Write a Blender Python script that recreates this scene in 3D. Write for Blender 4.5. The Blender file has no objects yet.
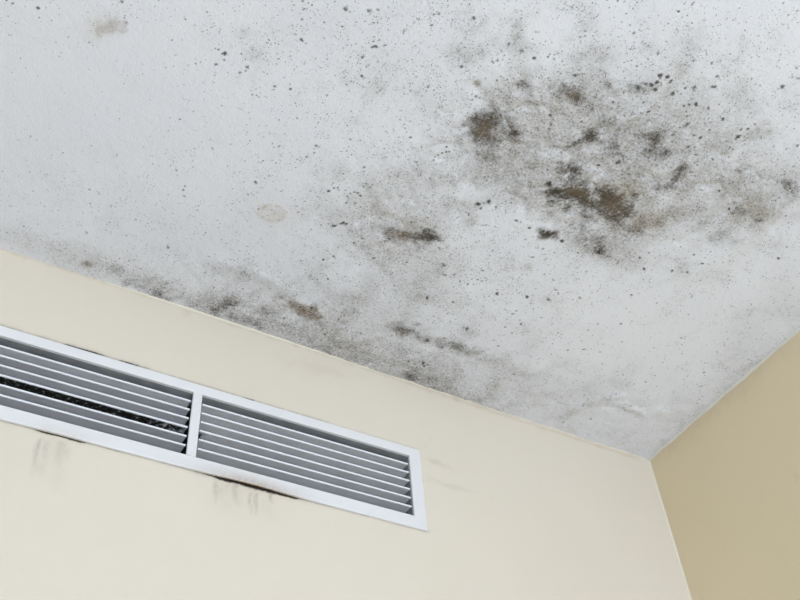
import bpy, math, random
import numpy as np
from mathutils import Matrix, Vector

sc = bpy.context.scene
col = sc.collection
H = 2.8            # ceiling height (m)
S = 1.3            # camera-to-ceiling distance (m)

# ------------------------------------------------------------------ camera
F_PX = 979.15
ROT = np.array([[0.8704417745, -0.4883459474, -0.0620431530],     # right
                [0.3149044669, 0.6492522511, -0.6923197897],      # down
                [0.3783732204, 0.5830864002, 0.7189186018]])      # forward
CAM = np.array([-1.10347656 * S, -0.957900212 * S, H - S])
cd = bpy.data.cameras.new('camera')
cam = bpy.data.objects.new('camera', cd)
col.objects.link(cam)
cd.sensor_width = 36.0
cd.lens = F_PX / 800 * 36.0
cd.clip_start = 0.02
r, d, f = ROT
cam.matrix_world = Matrix(((r[0], -d[0], -f[0], CAM[0]),
                           (r[1], -d[1], -f[1], CAM[1]),
                           (r[2], -d[2], -f[2], CAM[2]),
                           (0, 0, 0, 1)))
sc.camera = cam

# ------------------------------------------------------------------ world, light, exposure
XL, YF = -3.7, -3.5                       # left wall, front wall (behind the camera)
WX0, WX1, WZ0, WZ1 = -1.65, -0.10, 0.80, 2.25   # window in the front wall
w = bpy.data.worlds.new('daylight')
sc.world = w
w.use_nodes = True
bg = w.node_tree.nodes['Background']
bg.inputs[0].default_value = (0.62, 0.76, 1.0, 1)
bg.inputs[1].default_value = 1.0
ld = bpy.data.lights.new('window_daylight', 'AREA')
ld.shape = 'RECTANGLE'
ld.size = WX1 - WX0
ld.size_y = WZ1 - WZ0
ld.energy = 105
ld.color = (0.73, 0.845, 1.0)
lo = bpy.data.objects.new('window_daylight', ld)
col.objects.link(lo)
lo.location = ((WX0 + WX1) / 2, YF - 0.16, (WZ0 + WZ1) / 2)
lo.rotation_euler = (math.radians(90), 0, 0)
lo.rotation_euler = Vector((0, 1, 0)).to_track_quat('-Z', 'Z').to_euler()
sc.view_settings.view_transform = 'Standard'
sc.view_settings.look = 'None'
sc.view_settings.gamma = 1.0
sc.view_settings.use_curve_mapping = False
sc.view_settings.exposure = -0.13

# ------------------------------------------------------------------ helpers
rng = np.random.default_rng(7)
random.seed(7)


def unproj(u, v, plane, val):
    """where the sight line through photo pixel (u, v) meets the ceiling (plane=2) or the vent wall (plane=1)"""
    dr = ROT.T @ np.array([(u - 400) / F_PX, (v - 300) / F_PX, 1.0])
    return CAM + (val - CAM[plane]) / dr[plane] * dr


def on_ceiling(u, v):
    return unproj(u, v, 2, H)[:2]


def on_wall(u, v):
    p = unproj(u, v, 1, 0.0)
    return p[[0, 2]]


def hash2(ix, iy, seed):
    n = (ix.astype(np.int64) * 374761393 + iy.astype(np.int64) * 668265263 + seed * 974711) & 0x7fffffff
    n = ((n ^ (n >> 13)) * 1274126177) & 0x7fffffff
    n = ((n ^ (n >> 16)) * 69069 + 12345) & 0x7fffffff
    return ((n >> 8) & 0xffff) / 65535.0


def vnoise(x, y, seed):
    ix, iy = np.floor(x), np.floor(y)
    fx, fy = x - ix, y - iy
    fx, fy = fx * fx * (3 - 2 * fx), fy * fy * (3 - 2 * fy)
    a = hash2(ix, iy, seed); b = hash2(ix + 1, iy, seed)
    c = hash2(ix, iy + 1, seed); e = hash2(ix + 1, iy + 1, seed)
    return (a * (1 - fx) + b * fx) * (1 - fy) + (c * (1 - fx) + e * fx) * fy


def fbm(x, y, scale, octaves, seed, rough=0.55):
    t = 0; amp = 1; tot = 0
    for o in range(octaves):
        ca, sa = math.cos(o * 1.1), math.sin(o * 1.1)
        t = t + amp * vnoise((x * ca - y * sa) * scale + 31.7 * o, (x * sa + y * ca) * scale + 17.3 * o, seed + o)
        tot += amp; amp *= rough; scale *= 2.03
    return t / tot


class Field:
    """a stain map over surface points: soft elliptic patches given where the photo shows them, fixed to the surface"""
    def __init__(self, P, where):
        self.P, self.where = P, where

    def ellipse(self, u, v, su, sv, ang=0.0):
        a = math.radians(ang)
        c = self.where(u, v)
        e1 = self.where(u + su * math.cos(a), v + su * math.sin(a)) - c
        e2 = self.where(u - sv * math.sin(a), v + sv * math.cos(a)) - c
        M = np.linalg.inv(np.array([e1, e2]).T)
        return c, M, np.abs(e1) + np.abs(e2)

    def add(self, out, u, v, su, sv, ang, amp, power=2.0, warp=None, mode='max'):
        c, M, ext = self.ellipse(u, v, su, sv, ang)
        k = 3.2
        m = (np.abs(self.P[:, 0] - c[0]) < k * ext[0]) & (np.abs(self.P[:, 1] - c[1]) < k * ext[1])
        i = np.nonzero(m)[0]
        if not len(i):
            return
        q = (self.P[i] - c) @ M.T
        rr = np.sqrt((q ** 2).sum(1))
        if warp is not None:
            rr = rr * (0.55 + 0.9 * warp[i])
        g = amp * np.exp(-0.5 * rr ** power)
        if mode == 'max':
            out[i] = 1 - (1 - out[i]) * (1 - np.clip(g, 0, 1))
        else:
            out[i] += g

    def path(self, out, pts, width, amp, warp=None, mode='max'):
        for (a, b) in zip(pts[:-1], pts[1:]):
            L = math.hypot(b[0] - a[0], b[1] - a[1])
            ang = math.degrees(math.atan2(b[1] - a[1], b[0] - a[0]))
            n = max(1, int(L / (width * 2.2)))
            for k in range(n):
                t = (k + 0.5) / n
                self.add(out, a[0] + (b[0] - a[0]) * t, a[1] + (b[1] - a[1]) * t,
                         L / n * 0.6, width, ang, amp, warp=warp, mode=mode)


def mesh_obj(name, verts, faces, mat, parent=None, smooth=False):
    me = bpy.data.meshes.new(name)
    me.from_pydata([tuple(v) for v in verts], [], faces)
    me.update()
    if smooth:
        me.polygons.foreach_set('use_smooth', [True] * len(me.polygons))
    for m in (mat if isinstance(mat, (list, tuple)) else [mat]):
        me.materials.append(m)
    o = bpy.data.objects.new(name, me)
    col.objects.link(o)
    if parent:
        o.parent = parent
    return o


def grid_obj(name, xs, ys, to3, mat, hole=None, flip=False):
    """a surface of quads over the lines xs, ys (left out inside hole); to3(P) -> 3D points"""
    nx, ny = len(xs), len(ys)
    X, Y = np.meshgrid(xs, ys)
    P = np.stack([X.ravel(), Y.ravel()], 1)
    V = to3(P)
    i = np.arange(nx * ny).reshape(ny, nx)
    q = np.stack([i[:-1, :-1], i[:-1, 1:], i[1:, 1:], i[1:, :-1]], -1).reshape(-1, 4)
    if flip:
        q = q[:, ::-1]
    if hole:
        cx = P[q].mean(1)
        q = q[~((cx[:, 0] > hole[0]) & (cx[:, 0] < hole[1]) & (cx[:, 1] > hole[2]) & (cx[:, 1] < hole[3]))]
    me = bpy.data.meshes.new(name)
    me.vertices.add(len(V)); me.vertices.foreach_set('co', V.astype(np.float32).ravel())
    me.loops.add(q.size); me.loops.foreach_set('vertex_index', q.astype(np.int32).ravel())
    me.polygons.add(len(q))
    me.polygons.foreach_set('loop_start', np.arange(0, q.size, 4, dtype=np.int32))
    me.polygons.foreach_set('loop_total', np.full(len(q), 4, dtype=np.int32))
    me.update(calc_edges=True)
    me.validate()
    me.polygons.foreach_set('use_smooth', np.ones(len(me.polygons), dtype=bool))
    me.materials.append(mat)
    o = bpy.data.objects.new(name, me)
    col.objects.link(o)
    return o, P


def attr(o, name, *chan):
    n = len(o.data.vertices)
    a = o.data.attributes.new(name, 'FLOAT_COLOR', 'POINT')
    arr = np.zeros((n, 4), dtype=np.float32)
    for k, c in enumerate(chan):
        arr[:, k] = c
    a.data.foreach_set('color', arr.ravel())


def lines(*seg):
    """(start, end, step) runs joined into one sorted list of grid lines"""
    out = []
    for a, b, s in seg:
        n = max(1, int(round((b - a) / s)))
        out += list(np.linspace(a, b, n + 1)[:-1])
    return np.array(out + [seg[-1][1]])


def structure(o):
    o['kind'] = 'structure'
    return o


class NT:
    def __init__(self, name, rough=0.8, spec=0.3):
        self.m = bpy.data.materials.new(name)
        self.m.use_nodes = True
        self.t = self.m.node_tree
        self.b = self.t.nodes['Principled BSDF']
        self.b.inputs['Roughness'].default_value = rough
        self.b.inputs['Specular IOR Level'].default_value = spec
        self.pos = self.n('ShaderNodeTexCoord').outputs['Object']

    def n(self, kind, **kw):
        x = self.t.nodes.new(kind)
        for k, v in kw.items():
            setattr(x, k, v)
        return x

    def put(self, sock, v):
        if hasattr(v, 'is_output') or isinstance(v, bpy.types.NodeSocket):
            self.t.links.new(v, sock)
        elif v is not None:
            sock.default_value = v

    def math(self, op, a, b=None, c=None, clamp=False):
        x = self.n('ShaderNodeMath', operation=op, use_clamp=clamp)
        for i, v in enumerate((a, b, c)):
            self.put(x.inputs[i], v)
        return x.outputs[0]

    def ramp(self, v, a, b, lo=0.0, hi=1.0):
        x = self.n('ShaderNodeMapRange', interpolation_type='SMOOTHSTEP')
        for i, q in enumerate((v, a, b, lo, hi)):
            self.put(x.inputs[i], q)
        return x.outputs[0]

    def noise(self, scale, detail=3, rough=0.55, vec=None, dist=0.0):
        x = self.n('ShaderNodeTexNoise')
        self.put(x.inputs['Vector'], vec if vec is not None else self.pos)
        x.inputs['Scale'].default_value = scale
        x.inputs['Detail'].default_value = detail
        x.inputs['Roughness'].default_value = rough
        x.inputs['Distortion'].default_value = dist
        return x.outputs['Fac']

    def mix(self, fac, a, b):
        x = self.n('ShaderNodeMix', data_type='RGBA')
        self.put(x.inputs[0], fac); self.put(x.inputs[6], a); self.put(x.inputs[7], b)
        return x.outputs[2]

    def attr(self, name):
        a = self.n('ShaderNodeAttribute', attribute_name=name)
        s = self.n('ShaderNodeSeparateColor')
        self.t.links.new(a.outputs['Color'], s.inputs[0])
        return s.outputs[0], s.outputs[1], s.outputs[2], a.outputs['Alpha']

    def bump(self, h, strength, dist):
        x = self.n('ShaderNodeBump')
        x.inputs['Strength'].default_value = strength
        x.inputs['Distance'].default_value = dist
        self.put(x.inputs['Height'], h)
        self.t.links.new(x.outputs[0], self.b.inputs['Normal'])

    def specks(self, scale, dens, keep, r0, r1, seed):
        """small round dots: a Voronoi cell has one if its random number is below dens*keep"""
        off = self.n('ShaderNodeVectorMath', operation='ADD')
        wob = self.n('ShaderNodeTexNoise')
        self.put(wob.inputs['Vector'], self.pos)
        wob.inputs['Scale'].default_value = scale * 1.7
        sca = self.n('ShaderNodeVectorMath', operation='SCALE')
        self.t.links.new(wob.outputs['Color'], sca.inputs[0]); sca.inputs['Scale'].default_value = 0.75 / scale
        self.put(off.inputs[0], self.pos); self.t.links.new(sca.outputs[0], off.inputs[1])
        o2 = self.n('ShaderNodeVectorMath', operation='ADD')
        self.t.links.new(off.outputs[0], o2.inputs[0]); o2.inputs[1].default_value = (seed * 3.1, seed * 1.7, 0)
        v = self.n('ShaderNodeTexVoronoi', voronoi_dimensions='2D')
        self.t.links.new(o2.outputs[0], v.inputs['Vector'])
        v.inputs['Scale'].default_value = scale
        s = self.n('ShaderNodeSeparateColor')
        self.t.links.new(v.outputs['Color'], s.inputs[0])
        on = self.math('LESS_THAN', s.outputs[0], self.math('MULTIPLY', dens, keep))
        rad = self.math('MULTIPLY_ADD', self.math('POWER', s.outputs[1], 2.0), r1 - r0, r0)
        dot = self.ramp(v.outputs['Distance'], rad, self.math('MULTIPLY', rad, 0.45))
        dark = self.math('MULTIPLY_ADD', s.outputs[2], 0.65, 0.3)
        return self.math('MULTIPLY', self.math('MULTIPLY', on, dot), dark)


# ------------------------------------------------------------------ materials
def ceiling_material():
    k = NT('mouldy ceiling paint', 0.9, 0.2)
    haze, brown, dens, tan = k.attr('mould')
    spot, rust, _, _ = k.attr('mould_spots')
    fine = k.noise(190, 4, 0.65)
    mid = k.noise(45, 4, 0.6)
    grain = k.noise(520, 3, 0.7)
    base = k.mix(k.ramp(k.noise(5, 3), 0.3, 0.7), (0.865, 0.87, 0.915, 1), (0.89, 0.893, 0.93, 1))
    tn = k.math('MULTIPLY', tan, k.math('MULTIPLY_ADD', fine, 1.9, 0.05), clamp=True)
    base = k.mix(tn, base, (0.58, 0.50, 0.40, 1))
    tex = k.math('ADD', k.math('ADD', fine, mid), grain)
    hz = k.math('MULTIPLY', haze, k.math('MULTIPLY_ADD', tex, 1.15, -1.10), clamp=True)
    c = k.mix(hz, base, (0.235, 0.205, 0.158, 1))
    pep = k.ramp(k.math('ADD', k.math('MULTIPLY', grain, 0.6), k.math('MULTIPLY', fine, 0.6)), 0.62, 0.78)
    c = k.mix(k.math('MULTIPLY', pep, k.math('MULTIPLY', haze, 0.95), clamp=True), c, (0.13, 0.115, 0.09, 1))
    bm = k.ramp(k.math('MULTIPLY', brown, k.math('MULTIPLY_ADD', tex, 1.75, -1.6)), 0.02, 1.02, 0.0, 0.95)
    c = k.mix(bm, c, (0.070, 0.054, 0.034, 1))
    c = k.mix(k.math('MULTIPLY', rust, k.math('MULTIPLY_ADD', k.math('ADD', fine, grain), 1.6, -0.75), clamp=True), c, (0.215, 0.155, 0.095, 1))
    clump = k.ramp(k.noise(34, 4, 0.65), 0.42, 0.64)
    d2 = k.math('MULTIPLY', dens, k.math('MULTIPLY_ADD', clump, 1.6, 0.2))
    s1 = k.specks(125, d2, 0.46, 0.07, 0.26, 1.0)
    s2 = k.specks(190, d2, 0.60, 0.11, 0.38, 2.0)
    s3 = k.specks(320, d2, 0.66, 0.15, 0.48, 3.0)
    for s, g in ((s3, 0.70), (s2, 0.82), (s1, 0.85)):
        c = k.mix(k.math('MULTIPLY', s, g), c, (0.085, 0.077, 0.062, 1))
    sp = k.ramp(k.math('MULTIPLY', spot, k.math('MULTIPLY_ADD', k.math('ADD', fine, grain), 1.6, -0.5)), 0.05, 0.72, 0.0, 0.92)
    c = k.mix(sp, c, (0.065, 0.058, 0.045, 1))
    k.t.links.new(c, k.b.inputs['Base Color'])
    k.bump(k.math('ADD', k.noise(260, 3), k.math('MULTIPLY', k.noise(70, 3), 1.4)), 0.35, 0.0022)
    return k.m


def wall_material(name, c0, c1):
    k = NT(name, 0.75, 0.25)
    st, dark, warm, _ = k.attr('stain')
    c = k.mix(k.ramp(k.noise(3.5, 3), 0.3, 0.7), c0, c1)
    fine = k.noise(160, 3, 0.6)
    c = k.mix(k.math('MULTIPLY', warm, k.math('MULTIPLY_ADD', fine, 1.2, 0.3), clamp=True), c, (0.50, 0.38, 0.24, 1))
    c = k.mix(k.math('MULTIPLY', st, k.math('MULTIPLY_ADD', fine, 1.3, 0.3), clamp=True), c, (0.25, 0.21, 0.17, 1))
    c = k.mix(k.ramp(k.math('MULTIPLY', dark, k.math('MULTIPLY_ADD', fine, 1.8, 0.1)), 0.2, 0.85), c, (0.045, 0.036, 0.025, 1))
    k.t.links.new(c, k.b.inputs['Base Color'])
    k.bump(k.math('ADD', k.noise(150, 3), k.math('MULTIPLY', k.noise(30, 2), 1.5)), 0.16, 0.002)
    return k.m


def plain(name, colr, rough=0.6, var=0.06, scale=40, bump=0.0, spec=0.3, metallic=0.0):
    k = NT(name, rough, spec)
    k.b.inputs['Metallic'].default_value = metallic
    dk = tuple(x * (1 - var) for x in colr) + (1,)
    k.t.links.new(k.mix(k.noise(scale, 3), tuple(colr) + (1,), dk), k.b.inputs['Base Color'])
    if bump:
        k.bump(k.noise(scale * 3, 3), bump, 0.002)
    return k.m


def grille_material():
    k = NT('white painted aluminium', 0.42, 0.4)
    st, dark, dust_shade, _ = k.attr('stain')
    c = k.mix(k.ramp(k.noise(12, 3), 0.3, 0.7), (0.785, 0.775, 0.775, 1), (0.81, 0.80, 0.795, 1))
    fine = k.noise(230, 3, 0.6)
    c = k.mix(k.math('MULTIPLY', dust_shade, k.ramp(k.noise(25, 4), 0.25, 0.7, 0.8, 1.0)), c, (0.27, 0.275, 0.28, 1))  # shade inside the frame opening, painted as grey on the inner return
    c = k.mix(k.math('MULTIPLY', st, k.math('MULTIPLY_ADD', fine, 1.4, 0.3), clamp=True), c, (0.36, 0.25, 0.14, 1))
    c = k.mix(k.ramp(k.math('MULTIPLY', dark, k.math('MULTIPLY_ADD', fine, 1.8, 0.1)), 0.25, 0.8), c, (0.03, 0.025, 0.018, 1))
    k.t.links.new(c, k.b.inputs['Base Color'])
    return k.m


def blade_material(name, soil, clean=(0.60, 0.62, 0.66)):
    """louvre paint with a dusty film; soil = how much black mould grows on the underside"""
    k = NT(name, 0.5, 0.35)
    st, dark, _, _ = k.attr('stain')
    dust_shade = k.ramp(k.noise(22, 4, 0.6), 0.3, 0.75)
    c = k.mix(st, (0.82, 0.83, 0.86, 1), k.mix(dust_shade, tuple(clean) + (1,), tuple(x * 0.9 for x in clean) + (1,)))
    n = k.noise(130, 5, 0.7)
    m = k.ramp(k.math('ADD', k.math('MULTIPLY', n, 1.3), k.math('MULTIPLY_ADD', dark, 0.75, -0.75)), 0.36, 0.60)
    grey = k.ramp(k.noise(210, 4, 0.75), 0.52, 0.70)
    mould = k.mix(grey, (0.018, 0.017, 0.015, 1), (0.16, 0.15, 0.14, 1))
    c = k.mix(k.math('MULTIPLY', k.math('MULTIPLY', m, soil), k.math('GREATER_THAN', dark, 0.01)), c, mould)
    k.t.links.new(c, k.b.inputs['Base Color'])
    return k.m


M_CEIL = ceiling_material()
M_WALL = wall_material('cream wall paint', (0.75, 0.675, 0.56, 1), (0.765, 0.69, 0.58, 1))
M_WALLR = wall_material('tan wall paint', (0.82, 0.70, 0.48, 1), (0.84, 0.715, 0.495, 1))
M_BEAD = plain('off white caulk', (0.80, 0.77, 0.70), 0.7, 0.12, 60)
M_CREAM = plain('cream paint ridge', (0.84, 0.78, 0.65), 0.7, 0.06, 60)
M_FLOOR = plain('pale floor tile', (0.70, 0.70, 0.70), 0.5, 0.1, 6)
M_WHITE = plain('white window paint', (0.8, 0.8, 0.8), 0.4)
M_GRILLE = grille_material()
M_BLADE = blade_material('dusty louvre paint', 0.0, (0.70, 0.70, 0.73))
M_BLADE_R = blade_material('clean louvre paint', 0.0, (0.90, 0.905, 0.915))
M_BLADE_D = blade_material('mouldy louvre paint', 1.0, (0.86, 0.865, 0.88))
M_DUCT = plain('dark duct lining', (0.035, 0.035, 0.035), 0.9, 0.4, 30)

# ------------------------------------------------------------------ vent layout (m, on the vent wall y = 0)
VX1 = -0.4726 * S; VX0 = -1.1490 * S                 # outer ends of the frame
VZ1 = H - 0.1323 * S; VZ0 = H - 0.2682 * S           # outer top and bottom
FW = 0.0252                                          # flange width
OX0, OX1, OZ0, OZ1 = VX0 + FW, VX1 - FW, VZ0 + FW, VZ1 - FW + 0.0050
HOLE = (OX0 - 0.004, OX1 + 0.004, OZ0 - 0.004, OZ1 + 0.004)

# ------------------------------------------------------------------ ceiling
xs = lines((XL - .02, -1.75, 0.12), (-1.75, 0.012, 0.0020))
ys = lines((YF - .02, -1.2, 0.12), (-1.2, 0.012, 0.0020))
nrm_cache = {}


def ceil_z(P):
    x, y = P[:, 0], P[:, 1]
    fine = (x > -1.76) & (y > -1.21)
    z = np.full(len(P), H)
    z += 0.0022 * (fbm(x, y, 2.2, 2, 91) - 0.5)
    # the joint with the vent wall runs a little high in the middle
    c = on_ceiling(200, 313)
    z += 0.0035 * np.exp(-((x - c[0]) / 0.16) ** 2) * np.exp(-(y / 0.25) ** 2)
    # blistered, lifting paint under the worst mould
    i = np.nonzero(fine)[0]
    Q = P[i]; fq = Field(Q, on_ceiling)
    rough = np.zeros(len(Q))
    for b in ((600, 165, 95, 50, 12, 1.0), (500, 130, 40, 35, 0, .6), (390, 225, 45, 35, 0, .7),
              (740, 205, 50, 30, -35, .6), (600, 420, 90, 25, 15, .35), (330, 335, 120, 18, 18, .45)):
        fq.add(rough, *b)
    n1 = fbm(Q[:, 0], Q[:, 1], 28, 3, 5)
    n2 = np.abs(fbm(Q[:, 0], Q[:, 1], 16, 3, 12) - 0.5) * 2
    dz = rough * (-0.0052 * (n1 - 0.45) + 0.0045 * np.clip(0.25 - n2, 0, 1) / 0.25 * 0.8)
    rid = np.zeros(len(Q))
    fq.path(rid, [(560, 418), (585, 404), (604, 400), (625, 406), (642, 413)], 2.5, 1.0)
    fq.path(rid, [(604, 400), (625, 395)], 2.0, .7)
    fq.path(rid, [(215, 266), (255, 276), (285, 292), (305, 310)], 4, .7)
    fq.path(rid, [(560, 216), (590, 214), (625, 212), (660, 190)], 2.5, .8)
    fq.path(rid, [(690, 275), (730, 250), (770, 215), (800, 190)], 6, .9)
    for b in ((610, 411, 4, 3, 0, 1.0), (661, 411, 4, 3, 0, 1.0), (353, 229, 3, 3, 0, .8), (622, 193, 14, 8, -15, .6),
              (645, 222, 14, 8, -20, .5), (386, 209, 7, 5, 0, .6), (272, 213, 13, 9, 8, .5)):
        fq.add(rid, *b)
    dz -= 0.0030 * rid
    z[i] += dz
    return z


ceil, PC = grid_obj('ceiling', xs, ys, lambda P: np.column_stack([P, ceil_z(P)]), M_CEIL, flip=True)
structure(ceil)

fi = np.nonzero((PC[:, 0] > -1.76) & (PC[:, 1] > -1.21))[0]
Q = PC[fi]
fq = Field(Q, on_ceiling)
N = len(Q)
wA = fbm(Q[:, 0], Q[:, 1], 22, 4, 40)
wB = fbm(Q[:, 0], Q[:, 1], 60, 4, 50, 0.65)
warp = 0.5 + 1.6 * (wA - 0.5)
warpB = 0.5 + 1.9 * (wB - 0.5)
haze = np.zeros(N); brown = np.zeros(N); dens = np.zeros(N); tan = np.zeros(N); rust = np.zeros(N); spot = np.zeros(N)

# grey film of mould
for b in ((495, 130, 24, 24, 0, .42), (585, 100, 28, 20, 0, .36), (600, 150, 62, 40, 10, .40), (570, 192, 38, 20, 18, .42),
          (620, 212, 36, 24, -20, .34), (690, 165, 46, 34, -30, .34), (740, 205, 36, 22, -32, .34), (778, 190, 26, 16, -40, .30),
          (640, 232, 36, 18, -30, .36), (505, 175, 32, 20, 20, .30), (700, 125, 40, 25, 0, .14), (545, 140, 30, 30, 0, .25),
          (385, 222, 34, 34, 0, .40), (428, 262, 22, 30, 20, .36), (345, 215, 20, 22, 0, .18), (400, 190, 30, 20, 0, .2),
          (270, 322, 40, 12, 18, .40), (330, 347, 42, 13, 17, .46), (405, 372, 36, 11, 18, .48), (455, 388, 30, 11, 18, .34),
          (370, 330, 50, 20, 17, .28), (480, 385, 60, 22, 18, .20), (550, 412, 50, 18, 18, .18), (620, 440, 36, 12, 18, .16),
          (215, 305, 26, 9, 18, .32), (160, 290, 24, 7, 18, .26), (110, 268, 26, 8, 18, .15), (30, 245, 45, 8, 18, .22),
          (690, 420, 36, 8, -42, .14), (745, 362, 40, 12, -42, .16), (740, 332, 16, 12, -30, .16), (790, 300, 20, 22, -42, .12),
          (350, 298, 14, 4, 5, .42), (365, 305, 30, 12, 10, .22), (460, 54, 11, 8, 0, .32), (520, 47, 11, 6, 15, .30),
          (493, 106, 6, 6, 0, .35), (467, 330, 4, 3, 0, .4), (548, 300, 7, 4, 0, .25), (460, 205, 12, 6, -10, .30),
          (345, 80, 7, 5, 60, .26), (367, 95, 5, 4, 0, .25), (244, 31, 5, 4, 0, .25), (252, 55, 5, 3, 0, .22),
          (320, 30, 60, 25, 0, .07), (430, 90, 60, 40, 0, .10), (640, 100, 60, 30, 0, .16), (545, 376, 14, 5, 12, .26),
          (585, 395, 24, 8, -10, .20), (640, 260, 90, 30, -8, .03), (525, 270, 70, 40, 0, .04), (200, 200, 220, 70, 15, .03),
          (380, 310, 170, 40, 18, .12), (160, 270, 90, 14, 18, .12)):
    fq.add(haze, *b[:5], b[5] * (1.45 if b[1] < 262 and b[0] > 440 else 1.0), warp=warp)
fq.path(haze, [(212, 264), (240, 272), (262, 279), (285, 292), (300, 304)], 4.0, .30, warp=warpB)
fq.path(haze, [(388, 325), (410, 332), (440, 342), (470, 353), (500, 363), (530, 376)], 4.0, .34, warp=warpB)
fq.path(haze, [(560, 416), (585, 404), (604, 399), (625, 406), (642, 414)], 2.0, .25, warp=warpB)
fq.path(haze, [(100, 265), (250, 322), (330, 350), (420, 384), (500, 410)], 5, .22, warp=warpB)
fq.path(haze, [(655, 455), (800, 328)], 3.5, .20, warp=warpB)

# dark brown colonies
for b in ((570, 91, 6, 5, 0, .85), (576, 97, 5, 4, 40, .9), (585, 104, 8, 8, 0, .4), (480, 122, 6, 6, 0, .75), (478, 133, 7, 9, 0, .85),
          (489, 121, 7, 5, -20, .75), (495, 128, 10, 10, 0, .45), (512, 128, 7, 6, 0, .45), (496, 141, 4, 3, 0, .7), (515, 132, 4, 3, 0, .6),
          (577, 193, 13, 6, 14, 1.0), (568, 196, 9, 6, 0, .9), (556, 191, 3.5, 3, 0, 1.0), (549, 184, 2.2, 2.2, 0, .95),
          (594, 207, 8, 3.5, 25, .9), (570, 208, 10, 6, 20, .45), (573, 171, 6, 5, 20, .85), (566, 173, 10, 7, 0, .45),
          (604, 195, 6, 3.5, 5, .85), (611, 205, 9, 7, 60, .8), (617, 212, 8, 5, 0, .85), (610, 201, 5, 10, 0, .6), (626, 202, 4, 3, 0, .5), (633, 196, 3, 3, -40, .7),
          (548, 235, 6, 3.2, 22, 1.0), (541, 231, 3, 2, 0, .7), (600, 250, 5, 4, 0, .85), (592, 240, 8, 6, 30, .4), (578, 225, 10, 7, 0, .35), (586, 217, 5, 4, 0, .5),
          (427, 236, 7, 5.5, 0, .95), (405, 234, 6, 4, 0, .65), (390, 231, 9, 3.5, 22, .7), (398, 240, 8, 4, 0, .4), (440, 268, 6, 5, 0, .35), (420, 246, 8, 5, 0, .4),
          (609, 85, 3, 3, 0, .75), (617, 92, 4, 3, 0, .45), (641, 88, 8, 5, -10, .65), (655, 137, 11, 6, -20, .6), (654, 142, 3.5, 3, 0, .9),
          (594, 136, 5, 4, 0, .9), (576, 143, 9, 2.5, -28, .75), (610, 122, 8, 6, 0, .5), (636, 133, 5, 4, 0, .5), (606, 145, 7, 4, 0, .5), (615, 145, 3, 3, 0, .7),
          (660, 154, 8, 4, -10, .75), (668, 152, 4, 3, 0, .6), (620, 158, 7, 4, 0, .45), (629, 172, 5, 3, 0, .5), (640, 175, 5, 3, 0, .4),
          (682, 169, 5, 2.5, -45, .75), (675, 182, 5, 3, -50, .7), (668, 187, 5, 2, -10, .6), (656, 189, 4, 2, 0, .55), (740, 170, 4, 3, 0, .55),
          (785, 183, 4, 3, 0, .6), (793, 190, 5, 4, 30, .75), (760, 212, 16, 8, -20, .35), (738, 212, 5, 3, 0, .35), (716, 238, 7, 4, 0, .5), (730, 245, 6, 4, 0, .3), (757, 220, 3, 2, 0, .6),
          (635, 228, 8, 6, -40, .4), (625, 238, 10, 6, -30, .35), (525, 85, 5, 4.5, 0, .6), (516, 83, 4, 2, 0, .4), (500, 180, 7, 5, 0, .35), (492, 158, 5, 5, 60, .45), (512, 176, 6, 4, 0, .35),
          (478, 205, 3, 2.5, 0, .6), (489, 202, 3.5, 2.5, 0, .55), (410, 332, 13, 3.2, 14, .60), (402, 329, 6, 3, 10, .5), (440, 343, 9, 3, 12, .35), (460, 346, 10, 3.5, 15, .55), (473, 352, 8, 2.5, 15, .4),
          (410, 377, 6, 4, 15, .65), (432, 384, 8, 5, 10, .45), (480, 402, 4, 2.5, 0, .45), (511, 403, 2, 2, 0, .4), (368, 363, 6, 3, 15, .5), (330, 352, 8, 4, 15, .4), (350, 345, 10, 4, 15, .35), (310, 345, 9, 4, 15, .4),
          (215, 311, 6, 4, 0, .75), (231, 305, 5, 3.5, 0, .65), (232, 317, 6, 3.5, 0, .55), (252, 321, 5, 4, 0, .5), (256, 323, 4, 3, 0, .5), (270, 315, 8, 5, 20, .35), (127, 283, 3, 2.5, 0, .6), (116, 268, 6, 3, 10, .55), (166, 284, 4, 2, -30, .5), (159, 295, 6, 3, 20, .6), (150, 292, 10, 3, 18, .4), (185, 300, 8, 4, 20, .35)):
    fq.add(brown, b[0], b[1], b[2] * 1.2, b[3] * 1.2, b[4], 0.93 * b[5] ** 1.25, warp=0.5 + 0.75 * (warpB - 0.5))

# rusty and tan marks
for b in ((303, 311, 12, 5.5, 17, 1.0), (293, 305, 5, 4, 20, .9), (312, 314, 4, 4, 0, .9), (87, 264, 4, 3, 15, .95), (477, 84, 4, 3, 40, .8), (578, 192, 12, 5, 15, .5), (574, 94, 6, 5, 0, .5),
          (484, 130, 8, 8, 0, .5), (612, 205, 9, 8, 0, .4), (400, 233, 8, 4, 0, .5), (105, 28, 8, 5, -20, .32), (114, 25, 5, 4, 0, .26), (98, 33, 3, 5, 0, .32)):
    fq.add(rust, *b, warp=warpB, power=3.0)
for b in ((622, 193, 14, 7, -10, .65), (645, 221, 14, 7, -20, .55), (762, 213, 12, 6, 0, .55), (108, 27, 12, 8, 0, .25), (385, 210, 10, 8, 0, .25),
          (355, 345, 10, 5, 0, .25), (405, 236, 14, 8, 0, .35), (545, 120, 16, 12, 0, .20), (555, 105, 10, 6, 0, .2)):
    fq.add(tan, *b, warp=warp)
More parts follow.
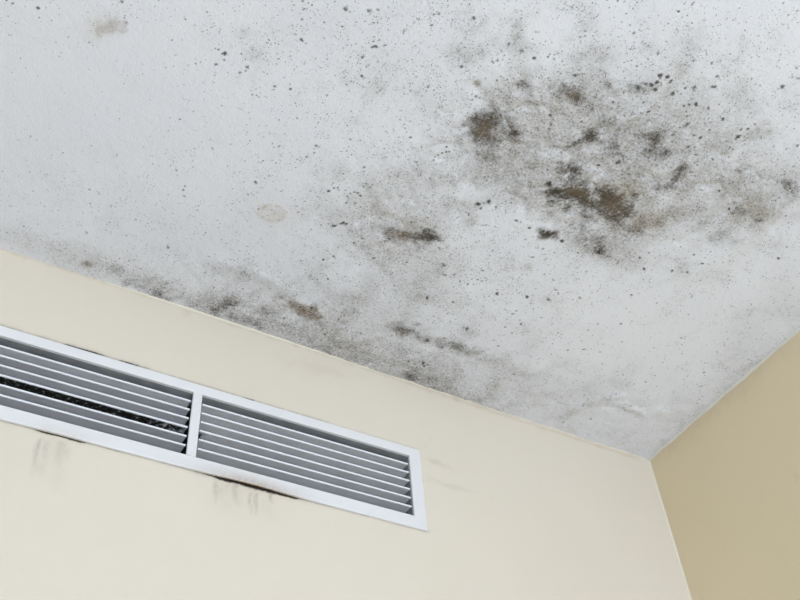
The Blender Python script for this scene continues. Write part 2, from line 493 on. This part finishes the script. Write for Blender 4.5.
# the round dried drip mark with a darker rim
c, Mx, _ = fq.ellipse(272, 213, 14, 9, 8)
rr = np.sqrt((((Q - c) @ Mx.T) ** 2).sum(1)) * (0.9 + 0.2 * warpB)
tan += (0.24 * np.clip((1.1 - rr) / 0.22, 0, 1) + 0.20 * np.exp(-((rr - 0.93) / 0.12) ** 2)) * np.clip(0.2 + 1.7 * warpB, 0, 1.6)
tan += 0.10 * np.exp(-0.5 * (((Q - on_ceiling(276, 211)) / np.array([0.05, 0.03])) ** 2).sum(1))

# how thickly the small specks stand
dens[:] = 0.07
for b in ((605, 155, 110, 70, 8, .85), (500, 130, 50, 40, 0, .6), (470, 75, 70, 45, 0, .42), (700, 120, 60, 50, 0, .40), (730, 210, 70, 45, -30, .55),
          (395, 225, 55, 50, 0, .65), (430, 270, 40, 45, 0, .55), (520, 280, 90, 50, 0, .34), (340, 60, 70, 50, 0, .26), (250, 45, 40, 35, 0, .16), (350, 140, 60, 50, 0, .26),
          (270, 322, 60, 16, 18, .75), (345, 350, 60, 14, 18, .70), (190, 300, 40, 10, 18, .6), (430, 385, 40, 12, 18, .45), (130, 275, 40, 9, 18, .45),
          (350, 300, 70, 30, 15, .22), (720, 50, 90, 60, 0, .18), (560, 25, 80, 30, 0, .16), (390, 15, 70, 18, 0, .3), (300, 15, 40, 15, 0, .25), (130, 10, 14, 9, 0, .5), (195, 25, 12, 12, 0, .3), (188, 64, 8, 6, 0, .3),
          (40, 20, 50, 14, 0, .12), (100, 210, 120, 45, 10, .14), (230, 190, 60, 50, 0, .12), (740, 360, 50, 24, -42, .25), (620, 390, 60, 20, 0, .25), (580, 330, 80, 40, 0, .16)):
    fq.add(dens, *b, warp=warp)
clean = np.zeros(N)
for b in ((90, 110, 110, 45, 0, .85), (150, 60, 40, 20, 0, .4), (650, 330, 60, 30, -10, .6), (380, 305, 18, 14, 0, .6), (470, 230, 30, 14, 0, .3)):
    fq.add(clean, *b)
dens *= 1 - clean
haze *= 1 - 0.35 * clean

# the single larger spots one can point at: (u, v, radius px, darkness)
SPOTS = [(304, 9, 2.2, .8), (302, 1, 1.6, .8), (294, 5, 1.2, .7), (346, 8, 3, .55), (369, 11, 2.8, .7), (378, 10, 1.8, .5), (302, 19, 1.5, .5),
         (225, 54, 2.2, .85), (224, 60, 1.2, .8), (219, 49, 1, .6), (216, 64, 1.8, .7), (247, 67, 1.8, .8), (246, 71, 1.6, .8), (240, 72, 2, .7), (234, 69, 1, .5), (252, 56, 2.5, .3), (244, 31, 2.5, .45),
         (301, 39, 2.3, .7), (296, 40, 1.3, .5), (291, 59, 1.2, .7), (275, 86, 1.5, .7), (272, 90, 1, .6), (232, 94, 1.2, .7), (228, 98, 1, .4), (236, 100, 1, .4), (376, 46, 2.2, .8), (372, 47, 1.5, .6), (385, 45, 1.8, .65),
         (362, 76, 1.4, .85), (364, 87, 1.1, .8), (350, 139, 1.4, .6), (279, 146, 1, .7), (214, 82, 1, .5), (204, 82, 1, .4), (122, 2, 1.8, .8), (131, 5, 1.2, .6), (135, 3, 1.2, .5), (52, 20, 1.4, .6), (47, 22, 1.1, .45), (68, 37, 1.3, .6),
         (185, 19, 1.4, .6), (195, 25, 2.5, .3), (188, 65, 1.3, .6), (174, 66, 1.2, .4), (180, 119, 1, .6), (118, 111, 1.2, .35), (12, 3, 2.2, .35), (5, 4, 1.5, .3), (5, 47, 1, .5), (133, 47, 1.2, .35),
         (434, 14, 1.8, .7), (439, 14, 1.8, .75), (430, 18, 1.6, .6), (431, 25, 1.6, .6), (474, 18, 1.9, .75), (471, 21, 1, .5), (404, 31, 2, .5), (522, 30, 1.6, .6), (526, 27, 1.2, .5), (531, 25, 1, .4), (508, 45, 3, .5), (515, 42, 2, .5),
         (521, 51, 4, .5), (527, 48, 2, .4), (580, 37, 1.3, .7), (585, 31, 1.5, .7), (534, 58, 1.6, .8), (554, 59, 1.4, .7), (550, 54, 1.2, .6), (497, 60, 2, .5), (503, 59, 1.5, .5), (492, 61, 1.3, .5), (514, 56, 1.3, .6), (575, 75, 2.2, .7), (500, 92, 1, .9),
         (457, 101, 1.2, .7), (480, 98, 1.4, .7), (472, 100, 1.3, .6), (413, 54, 1.3, .4), (458, 52, 3, .4), (428, 86, 2, .5), (410, 80, 1.5, .4), (423, 82, 1.3, .5), (497, 80, 1.6, .6), (518, 107, 1.8, .5), (550, 87, 2, .5),
         (678, 11, 1.5, .85), (692, 5, 1.3, .7), (646, 22, 1, .4), (630, 25, 1.2, .6), (687, 26, 1.1, .6), (663, 30, 1.1, .6), (678, 31, 1.3, .6), (671, 25, 1, .4), (783, 3, 1.6, .6), (785, 12, 1.2, .5), (784, 24, 1.3, .7), (788, 25, 1, .5), (773, 30, 1, .5), (746, 22, 1.3, .7), (748, 18, 1, .5),
         (714, 29, .9, .4), (609, 48, 1.3, .5), (658, 53, 1.9, .75), (658, 60, 1, .5), (648, 59, 1.5, .6), (650, 55, 1, .5), (631, 60, 1.1, .7), (628, 61, 1, .6), (620, 67, 1.1, .5), (637, 66, 1.4, .5), (660, 75, 2.3, .9), (667, 77, 2, .85), (671, 81, 2, .85), (657, 82, 1.8, .8), (651, 85, 1.7, .8), (656, 90, 1.6, .85), (645, 84, 2, .7), (638, 88, 2.5, .7),
         (673, 93, 2.4, .9), (681, 94, 1.5, .6), (696, 104, 2.4, 1), (689, 105, 1.8, .7), (684, 106, 1.9, .75), (695, 87, 2.4, .65), (694, 90, 1.6, .7), (702, 72, 1.2, .75), (704, 78, 1, .5), (685, 88, 1.6, .6), (709, 108, 2, .5), (782, 87, 2.3, .75), (778, 89, 1.3, .5), (796, 68, 1.8, .6), (798, 78, 2, .45), (771, 84, 1, .5),
         (648, 112, 1.6, .85), (632, 114, 1.6, .5), (641, 113, 1.4, .5), (631, 125, 1.2, .5), (687, 116, 1.6, .6), (687, 124, 1.8, .6), (723, 119, 1.7, .75), (738, 137, 2.2, .85), (748, 129, 1.8, .7), (755, 124, 1.4, .5), (701, 138, 1.8, .8), (730, 148, 1.6, .6), (760, 139, 1.2, .5), (774, 146, 1.3, .6), (797, 146, 1.6, .7),
         (256, 183, 1.9, .6), (269, 176, 1, .7), (314, 153, 1.4, .6), (329, 191, 1.3, .95), (334, 188, 1.2, .8), (338, 187, 1.3, .8), (364, 167, 1.8, .6), (364, 171, 1.5, .5), (347, 196, 1.2, .7), (350, 193, 1.2, .7), (354, 192, 1.2, .8), (358, 193, 1.3, .8), (361, 196, 1.5, .85), (346, 203, 1.2, .6), (366, 183, 1.6, .6),
         (333, 226, 1.7, .8), (336, 226, 1.4, .8), (343, 223, 2.2, .75), (346, 224, 1.4, .7), (329, 224, 1, .6), (323, 260, 1.1, .85), (328, 279, 1, .8), (214, 289, 1.3, .85), (249, 217, 1, .2), (314, 206, 1.2, .4), (296, 206, 1.4, .4), (302, 215, 1.5, .35), (362, 239, 1.4, .6), (374, 258, 1.4, .7), (385, 241, 1.8, .6), (394, 286, 1.2, .6),
         (183, 190, 1.3, .6), (185, 186, 1.2, .6), (184, 196, 1.3, .6), (196, 188, 1, .5), (160, 201, 1.2, .4), (87, 233, 1.3, .5), (41, 203, 1.1, .4), (52, 211, 1, .4), (111, 205, 1, .5), (117, 5, 1, .4), (12, 206, 1, .4),
         (435, 157, 1.2, .7), (438, 155, 1.2, .75), (442, 153, 1.2, .75), (446, 152, 1.3, .75), (449, 152, 1.1, .7), (434, 160, 1.1, .6), (417, 162, 1, .6), (424, 161, 1, .5), (478, 204, 2, .8), (484, 203, 1.4, .6), (489, 202, 1.9, .7), (469, 214, 1.5, .6), (459, 217, 1, .5), (433, 195, 1.3, .5),
         (488, 225, 1.1, .7), (495, 226, 1.2, .7), (517, 221, 1.4, .7), (521, 223, 1.2, .6), (529, 228, 1.8, .7), (525, 240, 1.1, .8), (540, 232, 1.5, .7), (548, 235, 2.8, .9), (543, 231, 1.5, .9), (562, 241, 2, .95), (585, 246, 1.3, .8), (554, 253, 1, .5), (578, 253, 1.6, .6), (582, 256, 1.2, .5), (571, 264, 1.1, .6),
         (411, 222, 1.2, .7), (411, 237, 1, .6), (424, 231, 2, .7), (431, 238, 2, .7), (478, 280, 1.1, .9), (483, 271, 1.1, .9), (472, 279, 1, .8), (468, 284, 1.3, .7), (454, 275, 1, .8), (513, 265, 1, .6), (444, 266, 1.8, .6), (446, 275, 1.4, .5), (407, 262, 1, .7), (405, 272, 1, .6), (460, 282, 1, .6), (497, 294, 1.5, .85), (494, 301, 1.2, .6), (427, 298, 1.6, .9), (453, 302, 1.2, .8),
         (527, 297, 1.8, .85), (531, 304, 1.2, .6), (549, 300, 2.2, .6), (556, 290, 1.4, .7), (558, 293, 1.2, .7), (580, 298, 1.6, .4), (521, 324, 1.3, .8), (505, 327, 1.2, .8), (512, 333, 1, .5), (467, 329, 2.6, .5), (409, 361, 1.2, .85), (415, 364, 1, .7), (423, 363, 1.6, .9), (428, 365, 1.1, .7), (417, 367, 1, .7), (445, 338, 1.2, .7), (325, 335, 1.3, .8), (344, 316, 1.1, .8), (344, 309, 1, .6), (311, 308, 1.3, .8), (328, 279, 1, .8),
         (588, 330, 1.1, .5), (598, 324, 1, .5), (632, 295, 1, .7), (657, 303, 1, .6), (692, 296, 1.2, .7), (580, 372, 1.2, .4), (623, 375, 1.2, .5), (571, 397, 1.4, .5), (616, 394, 1.4, .5), (640, 400, 1, .5),
         (719, 191, 1.5, .7), (729, 210, 1.5, .75), (738, 208, 1.4, .6), (710, 187, 1.3, .5), (706, 210, 1.2, .5), (694, 255, 1.2, .9), (644, 269, 1.6, .75), (672, 271, 1.2, .8), (687, 272, 1.2, .8), (702, 263, 1.1, .7), (700, 280, 1.3, .5), (674, 240, 1.5, .6), (640, 258, 1.4, .6), (655, 258, 1.2, .6), (629, 253, 1.1, .8), (778, 258, 1.4, .7), (763, 276, 1.5, .4), (770, 240, 1, .4), (631, 295, 1, .7), (753, 182, 1.2, .6), (754, 190, 1, .5), (777, 183, 1.2, .7), (775, 200, 1.2, .5),
         (549, 184, 2, 1), (556, 191, 2.6, 1), (599, 253, 2, .9), (600, 246, 1.4, .7), (585, 217, 1.5, .8), (588, 218, 1.2, .7), (619, 162, 1.6, .7), (617, 163, 1, .6), (599, 166, 1.3, .8), (622, 171, 1.4, .6), (575, 172, 1.8, .8), (634, 194, 1.5, .7), (696, 155, 1.3, .6), (688, 147, 1.4, .6), (713, 160, 1.3, .6), (672, 142, 1.4, .6), (680, 128, 1.4, .5), (705, 148, 1.3, .5)]
for (u, v, rp, a) in SPOTS:
    a = min(1, a * (0.65 if v > 368 and u > 450 else 1.08 if v > 110 else 0.85))
    wsp = 0.5 + 0.9 * (warpB - 0.5)
    fq.add(spot, u, v, rp * 0.58, rp * 0.52, rng.uniform(0, 180), a, power=2.4, warp=wsp)
    for k in range(4 if rp > 1.3 else 2):        # each spot is a ragged little colony
        t = rng.uniform(0, 6.28); q = rng.uniform(0.6, 1.5) * rp
        rs = rp * rng.uniform(0.22, 0.45)
        fq.add(spot, u + q * math.cos(t), v + 0.8 * q * math.sin(t), rs, rs * 0.8, rng.uniform(0, 180), a * rng.uniform(0.35, 0.8), power=2.4)
# scattered clusters of small spots between them, thicker where the mould is
pr = np.clip(dens, 0, 1) ** 1.5 * np.clip((wA - 0.36) * 3.2, 0.05, 1)
pick = rng.choice(N, size=1100, replace=False, p=pr / pr.sum())
for i in pick:
    c0 = Q[i]; rad = 0.0010 + 0.0018 * rng.random() ** 2.5
    m = np.nonzero((np.abs(Q[:, 0] - c0[0]) < 3 * rad) & (np.abs(Q[:, 1] - c0[1]) < 3 * rad))[0]
    g = (0.25 + 0.45 * rng.random()) * np.exp(-0.5 * (((Q[m] - c0) ** 2).sum(1) / (rad * 0.8) ** 2) ** 1.3)
    spot[m] = 1 - (1 - spot[m]) * (1 - g)


def full(a, fill=0.0):
    o = np.full(len(PC), fill)
    o[fi] = np.clip(a, 0, 1)
    return o


attr(ceil, 'mould', full(haze), full(brown), full(dens, 0.06), full(tan))
attr(ceil, 'mould_spots', full(spot), full(rust))

# ------------------------------------------------------------------ vent wall (with the hole for the grille)
hx0, hx1, hz0, hz1 = HOLE
wx = lines((XL, -1.75, 0.15), (-1.75, hx0, 0.004), (hx0, hx1, 0.004), (hx1, -0.5, 0.004), (-0.5, 0.0, 0.02))
wz = lines((0.0, 2.1, 0.15), (2.1, VZ0 - 0.008, 0.004), (VZ0 - 0.008, VZ0 + 0.004, 0.001), (VZ0 + 0.004, hz0, 0.004), (hz0, hz1, 0.004), (hz1, VZ1 - 0.004, 0.004), (VZ1 - 0.004, VZ1 + 0.012, 0.001), (VZ1 + 0.012, H - 0.05, 0.004), (H - 0.05, H + 0.012, 0.004))


def wall3(P):
    x, z = P[:, 0], P[:, 1]
    y = 0.0016 * (fbm(x, z, 3.0, 2, 77) - 0.5)
    edge = np.minimum(np.minimum(np.abs(x), np.abs(z - H)), 0.2) / 0.2
    return np.column_stack([x, y * edge, z])


wall_back, PW = grid_obj('wall_back', wx, wz, wall3, M_WALL, hole=HOLE)
structure(wall_back)
fw = Field(PW, on_wall)
nW = len(PW)
wst = np.zeros(nW); wdk = np.zeros(nW); wwm = np.zeros(nW)
wn = fbm(PW[:, 0], PW[:, 1], 70, 4, 60, 0.65)
wwp = 0.5 + 1.9 * (wn - 0.5)
# drip streaks below the grille: straight down the wall
for (u, v0, v1, wpx, a) in ((40, 441, 474, 1.2, .42), (43, 462, 478, 3, .14), (48, 442, 462, 2.2, .26), (55, 440, 470, 5, .10), (62, 443, 468, 3, .28), (68, 448, 462, 2.2, .18), (61, 465, 492, 4, .10),
                            (217, 482, 503, 1.6, .36), (222, 484, 505, 2.6, .20), (228, 484, 500, 2, .18), (236, 484, 505, 2.2, .40), (240, 490, 510, 3, .14), (251, 494, 512, .9, .5), (256.5, 494, 513, 1.1, .5),
                            (254, 490, 515, 5, .14), (271, 494, 503, 1.1, .55), (268, 500, 520, 5, .10), (228, 490, 516, 10, .10)):
    p0 = on_wall(u, v0); p1 = on_wall(u, v1)
    sx = wpx * 0.0021
    t = (p0[1] - PW[:, 1]) / (p0[1] - p1[1])
    g = a * np.exp(-0.5 * ((PW[:, 0] - p0[0] + 0.0015 * np.sin(t * 5)) / sx) ** 2) * np.clip(t * 6 + 1, 0, 1) * np.clip((1.25 - t) / 0.7, 0, 1) * (t < 1.25)
    wst = np.maximum(wst, g * 0.8 * (0.45 + 1.1 * wn))
for b in ((440, 464, 11, 1.3, 22, .15), (436, 462, 4, 1.6, 10, .07), (452, 487, 14, 1.3, 14, .13), (435, 480, 8, 1.2, 20, .10), (425, 446, 6, 2, -45, .05)):
    fw.add(wst, *b, warp=wwp)
for b in ((318, 368, 18, 4, 12, .16), (187, 313, 3, 2, 0, .2), (352, 352, 8, 3, 15, .1)):
    fw.add(wwm, *b, warp=wwp)
# stained joint under the ceiling
fw.path(wwm, [(60, 267), (115, 284), (150, 296)], 1.3, .50, warp=wwp)
fw.path(wwm, [(150, 296), (300, 346), (500, 414), (640, 459)], 1.0, .22, warp=wwp)
fw.path(wwm, [(0, 248), (60, 267)], 1.3, .3, warp=wwp)
# dirt in the joint round the frame: (from u, to u, amount, width m) along the top and the bottom edge
sn = fbm(PW[:, 0], PW[:, 1] * 0.2, 70, 3, 66, 0.6)


def seam(out, zc, v, u0, u1, a, wd, up):
    xa, xb = on_wall(u0, v(u0))[0], on_wall(u1, v(u1))[0]
    x = PW[:, 0]
    run = np.clip((x - xa) / 0.02 + 0.5, 0, 1) * np.clip((xb - x) / 0.02 + 0.5, 0, 1)
    q = (PW[:, 1] - zc) * up
    g = a * run * np.exp(-np.clip(q, 0, 1) / (wd * (0.6 + 0.8 * sn))) * (q > -0.006)
    np.maximum(out, g * np.clip(1.6 * sn + 0.25, 0, 1), out=out)


vt = lambda u: 328.3 + .2887 * u
vb = lambda u: 422.3 + .2529 * u
for q in ((-30, 60, .6, .0022), (60, 150, .8, .0026), (150, 330, .5, .0018), (330, 419, .22, .0012)):
    seam(wst, VZ1 + 0.0046, vt, *q, 1)
for q in ((62, 104, .85, .0018), (116, 142, .8, .0016), (28, 36, .7, .0012), (244, 256, .8, .0016), (5, 14, .5, .001), (160, 168, .6, .001), (292, 302, .4, .001)):
    seam(wdk, VZ1 + 0.0046, vt, *q, 1)
for q in ((-30, 427, .42, .0014), (30, 90, .6, .0018), (190, 310, .65, .0020)):
    seam(wst, VZ0, vb, *q, -1)
for q in ((36, 86, 1.3, .0018), (106, 122, .8, .0012), (203, 222, .8, .0012), (215, 298, 1.7, .0028)):
    seam(wdk, VZ0, vb, *q, -1)
fw.add(wdk, 422, 480, 1, 4, 0, .6, warp=wwp)
attr(wall_back, 'stain', wst, np.clip(wdk, 0, 1), np.clip(wwm, 0, 1))

# ------------------------------------------------------------------ right wall and the rest of the room
ry = lines((YF, -1.2, 0.2), (-1.2, 0.0, 0.01))
rz = lines((0.0, 1.9, 0.2), (1.9, H + 0.012, 0.01))


def rwall3(P):
    y, z = P[:, 0], P[:, 1]
    edge = np.minimum(np.minimum(np.abs(y), np.abs(z - H)), 0.2) / 0.2
    return np.column_stack([0.0022 * (fbm(y, z, 3.0, 3, 33) - 0.5) * edge, y, z])


wall_right, PR = grid_obj('wall_right', ry, rz, rwall3, M_WALLR, flip=True)
structure(wall_right)
fr = Field(PR, lambda u, v: unproj(u, v, 0, 0.0)[[1, 2]])
rwm = np.zeros(len(PR)); rst = np.zeros(len(PR))
rn = 0.5 + 1.9 * (fbm(PR[:, 0], PR[:, 1], 60, 4, 61, 0.65) - 0.5)
fr.path(rwm, [(652, 463), (700, 420), (800, 332)], 5, .10, warp=rn)
fr.add(rst, 795, 476, 5, 1.2, 50, .15, warp=rn)
attr(wall_right, 'stain', rst, rst * 0, rwm)

structure(mesh_obj('wall_left', [(XL, YF, 0), (XL, 0, 0), (XL, 0, H + .01), (XL, YF, H + .01)], [(0, 1, 2, 3)], M_WALL))
structure(mesh_obj('floor', [(XL, YF, 0), (0, YF, 0), (0, 0, 0), (XL, 0, 0)], [(0, 1, 2, 3)], M_FLOOR))
fx = [XL, WX0, WX1, 0.0]; fz = [0.0, WZ0, WZ1, H + .01]
V = [(x, YF, z) for z in fz for x in fx]
Fq = [(j * 4 + i, j * 4 + i + 1, j * 4 + i + 5, j * 4 + i + 4) for j in range(3) for i in range(3) if (i, j) != (1, 1)]
k0 = len(V)
V += [(x, YF - 0.14, z) for (x, z) in ((WX0, WZ0), (WX1, WZ0), (WX1, WZ1), (WX0, WZ1))]
inn = [1 * 4 + 1, 1 * 4 + 2, 2 * 4 + 2, 2 * 4 + 1]
Fq += [(inn[i], inn[(i + 1) % 4], k0 + (i + 1) % 4, k0 + i) for i in range(4)]
structure(mesh_obj('wall_front', V, Fq, M_WALL))


def box(x0, x1, y0, y1, z0, z1):
    v = [(x, y, z) for z in (z0, z1) for y in (y0, y1) for x in (x0, x1)]
    return v, [(0, 2, 3, 1), (4, 5, 7, 6), (0, 1, 5, 4), (2, 6, 7, 3), (0, 4, 6, 2), (1, 3, 7, 5)]


def boxes(*bs):
    V, Fc = [], []
    for b in bs:
        v, fc = box(*b)
        Fc += [tuple(i + len(V) for i in q) for q in fc]
        V += v
    return V, Fc


wy0, wy1 = YF - 0.12, YF - 0.07
cxm = (WX0 + WX1) / 2
structure(mesh_obj('window_1', *boxes((WX0, WX0 + .05, wy0, wy1, WZ0, WZ1), (WX1 - .05, WX1, wy0, wy1, WZ0, WZ1),
                                      (WX0 + .05, WX1 - .05, wy0, wy1, WZ0, WZ0 + .05), (WX0 + .05, WX1 - .05, wy0, wy1, WZ1 - .05, WZ1),
                                      (cxm - .03, cxm + .03, wy0, wy1, WZ0 + .05, WZ1 - .05)), M_WHITE))

# ------------------------------------------------------------------ paint and caulk beads in the joints


def bead(name, a, b, n1, n2, size, jit, mat, seed, n=260):
    """an uneven hand-run bead filling the corner line a-b between two surfaces with inward normals n1, n2"""
    a, b, n1, n2 = map(np.array, (a, b, n1, n2))
    V, Fc = [], []
    for i in range(n + 1):
        t = i / n
        L = t * np.linalg.norm(b - a)
        j1 = size * (1 + jit * (2 * float(fbm(np.array([L]), np.array([0.3]), 40, 4, seed)[0]) - 1))
        j2 = size * (1 + jit * (2 * float(fbm(np.array([L]), np.array([7.3]), 34, 4, seed + 9)[0]) - 1))
        p = a + (b - a) * t
        e = 0.0004
        for q in (-0.004 * n1 + 0.0 * n2 - 0.004 * n2, n1 * j1 - n2 * 0.003, n1 * j1 + n2 * e, n1 * j1 * .5 + n2 * (j2 * .28 + e), n1 * j1 * .22 + n2 * j2 * .55, n2 * j2 + n1 * e, n2 * j2 - n1 * 0.003):
            V.append(p + q)
        if i:
            k = 7 * i
            Fc += [(k - 7 + m, k - 7 + (m + 1) % 7, k + (m + 1) % 7, k + m) for m in range(7)]
    return structure(mesh_obj(name, V, Fc, mat, smooth=True))


bead('trim_1', (0, -1.6, H), (0, -0.002, H), (-1, 0, 0), (0, 0, -1), 0.0040, 0.75, M_BEAD, 3)
bead('trim_2', (0, 0, 1.6), (0, 0, H - 0.001), (-1, 0, 0), (0, -1, 0), 0.0030, 0.35, M_CREAM, 13)
bead('trim_3', (-1.9, 0, H + .001), (-0.002, 0, H + .001), (0, -1, 0), (0, 0, -1), 0.0018, 0.5, M_CREAM, 23)

# ------------------------------------------------------------------ air grille
vent = bpy.data.objects.new('air_grille', None)
col.objects.link(vent)
vent.location = ((VX0 + VX1) / 2, 0, VZ0)
vent.empty_display_size = 0.05
vent['label'] = 'long white metal air grille with grey louvres set in the cream wall'
vent['category'] = 'air vent'
ox, oy, oz = vent.location
D = 0.0046         # flange stands this far off the wall
PROF = [(0.0, 0.0002), (0.0, D - 0.0014), (0.0004, D - 0.0005), (0.0014, D), (FW - 0.0012, D), (FW - 0.0003, D - 0.0005), (FW, D - 0.0015), (FW, -0.0008), (FW, -0.0012), (FW, -0.034), (FW - 0.0016, -0.034), (FW - 0.0016, 0.0002)]


def member(name, side, n):
    """one mitred side of the frame: the profile run along its side; t = distance in from the outer edge"""
    V, St, Dk, Shade = [], [], [], []
    inset = OZ1 - (VZ1 - FW)
    for i in range(n + 1):
        s = i / n
        for (t, dd) in PROF:
            g = 0.00015
            tt = t * (FW - inset) / FW if side == 'top' else t
            if side in ('top', 'bottom'):
                x = VX0 + t + g + s * ((VX1 - t - g) - (VX0 + t + g))
                z = VZ1 - tt if side == 'top' else VZ0 + t
                y = -dd
            else:
                zt, zb = VZ1 - t * (FW - inset) / FW - g, VZ0 + t + g
                z = zb + s * (zt - zb)
                x = VX1 - t if side == 'right' else VX0 + t
                y = -dd
            st = dk = 0.0
            if side == 'bottom':
                # the lower edge has come away from the wall a little and is stained there
                for (u, v, wd, am, aS) in ((250, 488, 0.085, 0.0030, .95), (60, 440, 0.05, 0.0014, .35)):
                    xc = on_wall(u, v)[0]
                    k = math.exp(-((x - xc) / wd) ** 2)
                    if dd > -0.001:
                        y -= am * k * (1 - t / FW)
                    if t < 0.0003:
                        st = max(st, aS * k)
                    elif t < 0.005:
                        st = max(st, aS * 0.55 * k)
                    if t == 0 and dd < 0.001:
                        dk = max(dk, k * 1.0 * aS)
                if t < 0.0003:
                    st = max(st, 0.16)
            V.append((x - ox, y - oy, z - oz)); St.append(st); Dk.append(dk); Shade.append(1.0 if dd < -0.001 and side != 'bottom' else 0.0)  # inner return of top rail and stiles takes the painted recess shade
    m = len(PROF)
    Fc = []
    for i in range(n):
        for j in range(m):
            q = (i * m + j, i * m + (j + 1) % m, (i + 1) * m + (j + 1) % m, (i + 1) * m + j)
            Fc.append(q if side in ('top', 'right') else q[::-1])
    Fc += [tuple(range(m))[::-1], tuple(range(n * m, n * m + m))]
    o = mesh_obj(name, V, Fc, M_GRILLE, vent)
    attr(o, 'stain', np.array(St), np.array(Dk), np.array(Shade))
    return o


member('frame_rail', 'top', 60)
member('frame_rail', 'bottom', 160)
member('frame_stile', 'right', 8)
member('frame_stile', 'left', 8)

MX0, MX1 = -0.8165 * S, -0.8040 * S
V, Fc = [], []
mp = [(MX0, 0.0006), (MX0, D - 0.0010), (MX0 + 0.001, D - 0.0002), (MX1 - 0.001, D - 0.0002), (MX1, D - 0.0010), (MX1, 0.0006)]
for z in (OZ0, OZ1):
    V += [(x - ox, -dd, z - oz) for x, dd in mp]
Fc = [(j, (j + 1) % 6, 6 + (j + 1) % 6, 6 + j) for j in range(6)] + [tuple(range(6))[::-1], tuple(range(6, 12))]
mull = mesh_obj('mullion', V, Fc, M_GRILLE, vent)
attr(mull, 'stain', 0.0)

# louvre: a thick rounded nose with a thinner web behind it, (depth into the wall, height)
BL = [(0.0006, 0.0016), (0.0, 0.0008), (0.0, -0.0011), (0.0007, -0.0018), (0.0032, -0.0018), (0.0042, -0.0006),
      (0.030, -0.0006), (0.030, 0.0006), (0.0042, 0.0006), (0.0032, 0.0016)]
SECTIONS = ((OX0, MX0), (MX1, OX1))
GAP = 0.0024


def blade(L, mat, n, stain):
    """stain(s in m from the left end, depth) -> mould amount on the underside"""
    V, St, Dk = [], [], []
    for i in range(n + 1):
        x = -L / 2 + L * i / n
        for (dp, h) in BL:
            V.append((x, dp, h))
            St.append(0.0 if dp < 0.0012 else 1.0)
            Dk.append(stain(x + L / 2, dp) if h < 0 and dp > 0.001 else 0.0)
    m = len(BL)
    Fc = [(i * m + j, (i + 1) * m + j, (i + 1) * m + (j + 1) % m, i * m + (j + 1) % m) for i in range(n) for j in range(m)]
    Fc += [tuple(range(m)), tuple(range(n * m, n * m + m))[::-1]]
    me = bpy.data.meshes.new('louver_blade')
    me.from_pydata(V, [], Fc)
    me.update()
    me.materials.append(mat)
    o = bpy.data.objects.new('louver_blade', me)
    a = me.attributes.new('stain', 'FLOAT_COLOR', 'POINT')
    arr = np.zeros((len(V), 4), dtype=np.float32)
    arr[:, 0] = St; arr[:, 1] = Dk
    a.data.foreach_set('color', arr.ravel())
    return o


pitch = 0.01432 * S
zfirst = H - 0.1616 * S
for si, (x0, x1) in enumerate(SECTIONS):
    L = x1 - x0 - 2 * GAP
    clean_blade = None
    for b in range(6):
        if si == 0 and b == 3:      # the blade whose underside is black with mould
            o = blade(L, M_BLADE_D, 60, lambda s, dp: max(0.05, min(1.0, 1.22 - 0.42 * (s / L) ** 3)))
            o['label'] = 'louvre with its underside black with mould'
        elif si == 0 and b == 0:
            o = blade(L, M_BLADE_D, 60, lambda s, dp: 0.22)
        elif si == 1 and b == 3:
            o = blade(L, M_BLADE_D, 60, lambda s, dp: max(0.0, 0.85 - s / 0.05))
        elif si == 1 and b in (4, 5):
            o = blade(L, M_BLADE_D, 60, lambda s, dp: max(0.0, 0.35 - s / 0.03) + 0.12)
        elif clean_blade is None:
            o = clean_blade = blade(L, (M_BLADE, M_BLADE_R)[si], 2, lambda s, dp: 0.0)
        else:
            o = clean_blade.copy()
        col.objects.link(o)
        o.parent = vent
        o.location = ((x0 + x1) / 2 - ox, -0.0016, zfirst - b * pitch - oz)
        o.rotation_euler = (math.radians((1.0, 2.5)[si]), 0, 0)   # blades set tilting up into the duct

# the dark duct behind
dx0, dx1, dz0, dz1 = OX0, OX1, OZ0, OZ1
V = [(x - ox, y, z - oz) for y in (0.036, 0.30) for (x, z) in ((dx0 - .003, dz0 - .003), (dx1 + .003, dz0 - .003), (dx1 + .003, dz1 + .003), (dx0 - .003, dz1 + .003))]
mesh_obj('duct_lining', V, [(0, 1, 5, 4), (1, 2, 6, 5), (2, 3, 7, 6), (3, 0, 4, 7), (4, 5, 6, 7)], M_DUCT, vent)
